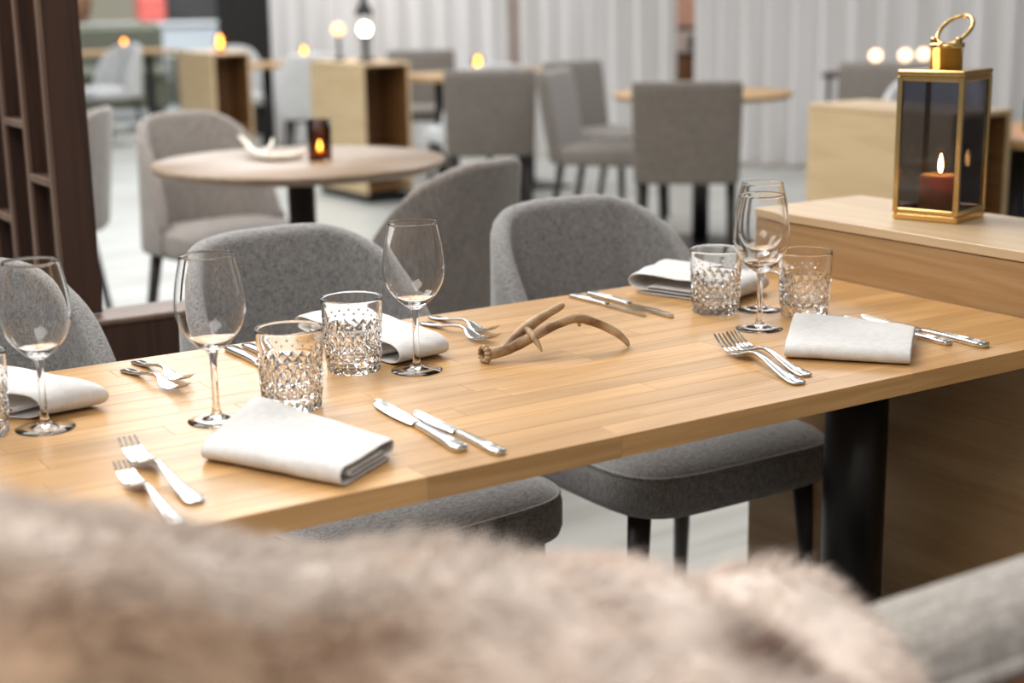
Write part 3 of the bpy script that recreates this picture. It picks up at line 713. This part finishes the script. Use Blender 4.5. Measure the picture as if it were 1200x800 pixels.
# ------------------------------------------------------------------ fur throw over the bench back
fu = empty('fur_throw', (-.4, -.6, .80), 'shaggy beige and brown animal hide thrown over the bench back in the foreground', 'fur throw')
fo = Vector((-.4, -.6, .80))
ridge = [(-1.1, -.50, .99), (-.80, -.50, .990), (-.645, -.50, .986), (-.578, -.50, .962), (-.510, -.505, .930), (-.42, -.54, .916), (-.32, -.54, .886), (-.235, -.545, .872), (-.205, -.56, .850), (-.185, -.58, .838), (-.160, -.58, .848), (-.135, -.58, .848), (-.105, -.585, .826), (-.075, -.59, .790), (-.05, -.60, .775)]
def ridge_at(x):
    xs = [r[0] for r in ridge]; return float(np.interp(x, xs, [r[1] for r in ridge])), float(np.interp(x, xs, [r[2] for r in ridge]))
NU, NV = 130, 90
Gv = np.zeros((NU + 1, NV + 1, 3))
for i in range(NU + 1):
    x = -1.1 + (1.1 - .06) * i / NU
    y0, z0 = ridge_at(x); z0 -= .022
    for j in range(NV + 1):
        t = -1 + 2 * j / NV          # -1 table side, +1 camera side
        if t < 0: dy = .14 * math.sin(min(1, -t * 1.5) * PI / 2); dz = -.30 * (-t) ** 1.8
        else: dy = -.30 * math.sin(t * PI / 2 * .95) - .02 * t; dz = -.42 * t ** 1.9
        edge = max(0, (x + .20) / .14) if x > -.20 else 0
        xx = x + .05 * edge * mnoise.noise(Vector((j * .09, 3.1, 0))) - .05 * max(t, 0) * edge
        p = Vector((xx, y0 + dy * (1 - .25 * edge), z0 + dz * (1 - .0 * edge)))
        nz = mnoise.noise(p * 7) * .014 + mnoise.noise(p * 19 + Vector((5, 0, 0))) * .008
        Gv[i, j] = (p.x - fo.x, p.y - fo.y + nz * .3, p.z - fo.z + nz)
nvv = (NU + 1) * (NV + 1)
fs = [(i * (NV + 1) + j, (i + 1) * (NV + 1) + j, (i + 1) * (NV + 1) + j + 1, i * (NV + 1) + j + 1) for i in range(NU) for j in range(NV)]
fur_m = mat('hide_fur', (.5, .4, .32), .85, 0., Sheen_Weight=.3)
N, L = nodes_of(fur_m); B = N['Principled BSDF']
at_ = N.new('ShaderNodeAttribute'); at_.attribute_name = 'Col'
L.new(at_.outputs['Color'], B.inputs['Base Color'])
def fur_color(P):
    """tan hide at left fading to cream on the right, with brown and white patches"""
    out = np.zeros((len(P), 4)); out[:, 3] = 1
    tan = np.array((.36, .235, .15)); grey = np.array((.62, .545, .49)); cream = np.array((.75, .645, .575)); brown = np.array((.13, .05, .022)); pink = np.array((.50, .345, .26))
    for k, p in enumerate(P):
        v = Vector(p); w_ = v + fo
        n1 = mnoise.noise(Vector((v.x * 6, v.y * 12, v.z * 12))) * .5 + .5; n2 = mnoise.noise(Vector((v.x * 13 + 9, v.y * 42 + 2, v.z * 42))) * .5 + .5
        dd = ridge_at(w_.x)[0] - w_.y; down = min(1, max(0, (dd - .01) / .09 + (n1 - .5) * 1.0))
        left = grey * (1 - down) + tan * down
        f = min(1, max(0, (w_.x + .37 - .85 * (w_.y + .54)) / .17 + .5 + (n1 - .5) * .6)); f = f * f * (3 - 2 * f)
        c = left * (1 - f) + cream * f
        pk = min(1, max(0, (n2 - .5) * 2.2)) * .55; c = c * (1 - pk) + (pink * f + tan * .9 * (1 - f)) * pk
        db = math.exp(-(((w_.x + .235) / .03) ** 2 + ((w_.y + .645) / .025) ** 2)) ; c = c * (1 - db) + brown * db
        c = c * (.74 + .52 * n2)
        out[k, :3] = c
    return out
me = bpy.data.meshes.new('hide'); me.from_pydata(Gv.reshape(-1, 3).tolist(), [], fs); me.polygons.foreach_set('use_smooth', [True] * len(fs)); me.materials.append(fur_m)
colv = fur_color(Gv.reshape(-1, 3)); ca = me.color_attributes.new('Col', 'FLOAT_COLOR', 'POINT'); ca.data.foreach_set('color', colv.ravel())
o = bpy.data.objects.new('hide', me); COL.objects.link(o); o.parent = fu
md = o.modifiers.new('thickness', 'SOLIDIFY'); md.thickness = .012; md.offset = -1
# pile: ribbon hairs
rg = np.random.default_rng(3); NH = 85000
iu = rg.random(NH) * NU; jv = rg.random(NH) * NV * .93 + NV * .06
i0 = iu.astype(int); j0 = jv.astype(int); fu_, fv_ = iu - i0, jv - j0
G00, G10, G01, G11 = Gv[i0, j0], Gv[i0 + 1, j0], Gv[i0, j0 + 1], Gv[i0 + 1, j0 + 1]
root = (G00 * ((1 - fu_) * (1 - fv_))[:, None] + G10 * (fu_ * (1 - fv_))[:, None] + G01 * ((1 - fu_) * fv_)[:, None] + G11 * (fu_ * fv_)[:, None])
du = G10 - G00; dv = G01 - G00; nn = np.cross(dv, du); nn /= np.linalg.norm(nn, axis=1)[:, None] + 1e-9
nn[nn[:, 2] < -.3] *= -1
clump = np.array([[mnoise.noise(Vector(p) * 16), mnoise.noise(Vector(p) * 16 + Vector((31, 0, 0))), mnoise.noise(Vector(p) * 16 + Vector((0, 47, 0)))] for p in root])
comb = np.array([.55, -.25, -.15]) + clump * .75 + rg.normal(0, .16, (NH, 3))
ln2 = rg.uniform(.020, .036, NH)[:, None]
d1 = nn * .75 + comb * .55; d1 /= np.linalg.norm(d1, axis=1)[:, None]
d2 = nn * .35 + comb * .9 + np.array([0, 0, -.15]); d2 /= np.linalg.norm(d2, axis=1)[:, None]
p1 = root + d1 * ln2 * .5; p2 = p1 + d2 * ln2 * .5
side = np.cross(d1, rg.normal(size=(NH, 3))); side /= np.linalg.norm(side, axis=1)[:, None] + 1e-9; side *= .00075
V = np.empty((NH, 5, 3)); V[:, 0] = root - side; V[:, 1] = root + side; V[:, 2] = p1 - side * .8; V[:, 3] = p1 + side * .8; V[:, 4] = p2
base = np.arange(NH)[:, None] * 5
T = np.concatenate([base + np.array([0, 1, 3]), base + np.array([0, 3, 2]), base + np.array([2, 3, 4])], axis=0)
me = bpy.data.meshes.new('fur_pile'); me.vertices.add(NH * 5); me.vertices.foreach_set('co', V.ravel())
me.loops.add(len(T) * 3); me.loops.foreach_set('vertex_index', T.ravel().astype(np.int32)); me.polygons.add(len(T))
me.polygons.foreach_set('loop_start', np.arange(0, len(T) * 3, 3, dtype=np.int32)); me.polygons.foreach_set('loop_total', np.full(len(T), 3, dtype=np.int32)); me.update(calc_edges=True)
jj = np.clip(np.round(jv).astype(int), 0, NV); ii = np.clip(np.round(iu).astype(int), 0, NU)
hc = colv.reshape(NU + 1, NV + 1, 4)[ii, jj].copy(); hc[:, :3] *= rg.uniform(.85, 1.15, (NH, 1))
hc5 = np.repeat(hc[:, None, :], 5, axis=1)
ca = me.color_attributes.new('Col', 'FLOAT_COLOR', 'POINT'); ca.data.foreach_set('color', hc5.ravel())
me.materials.append(fur_m)
o = bpy.data.objects.new('fur_pile', me); COL.objects.link(o); o.parent = fu; o['kind'] = 'stuff'
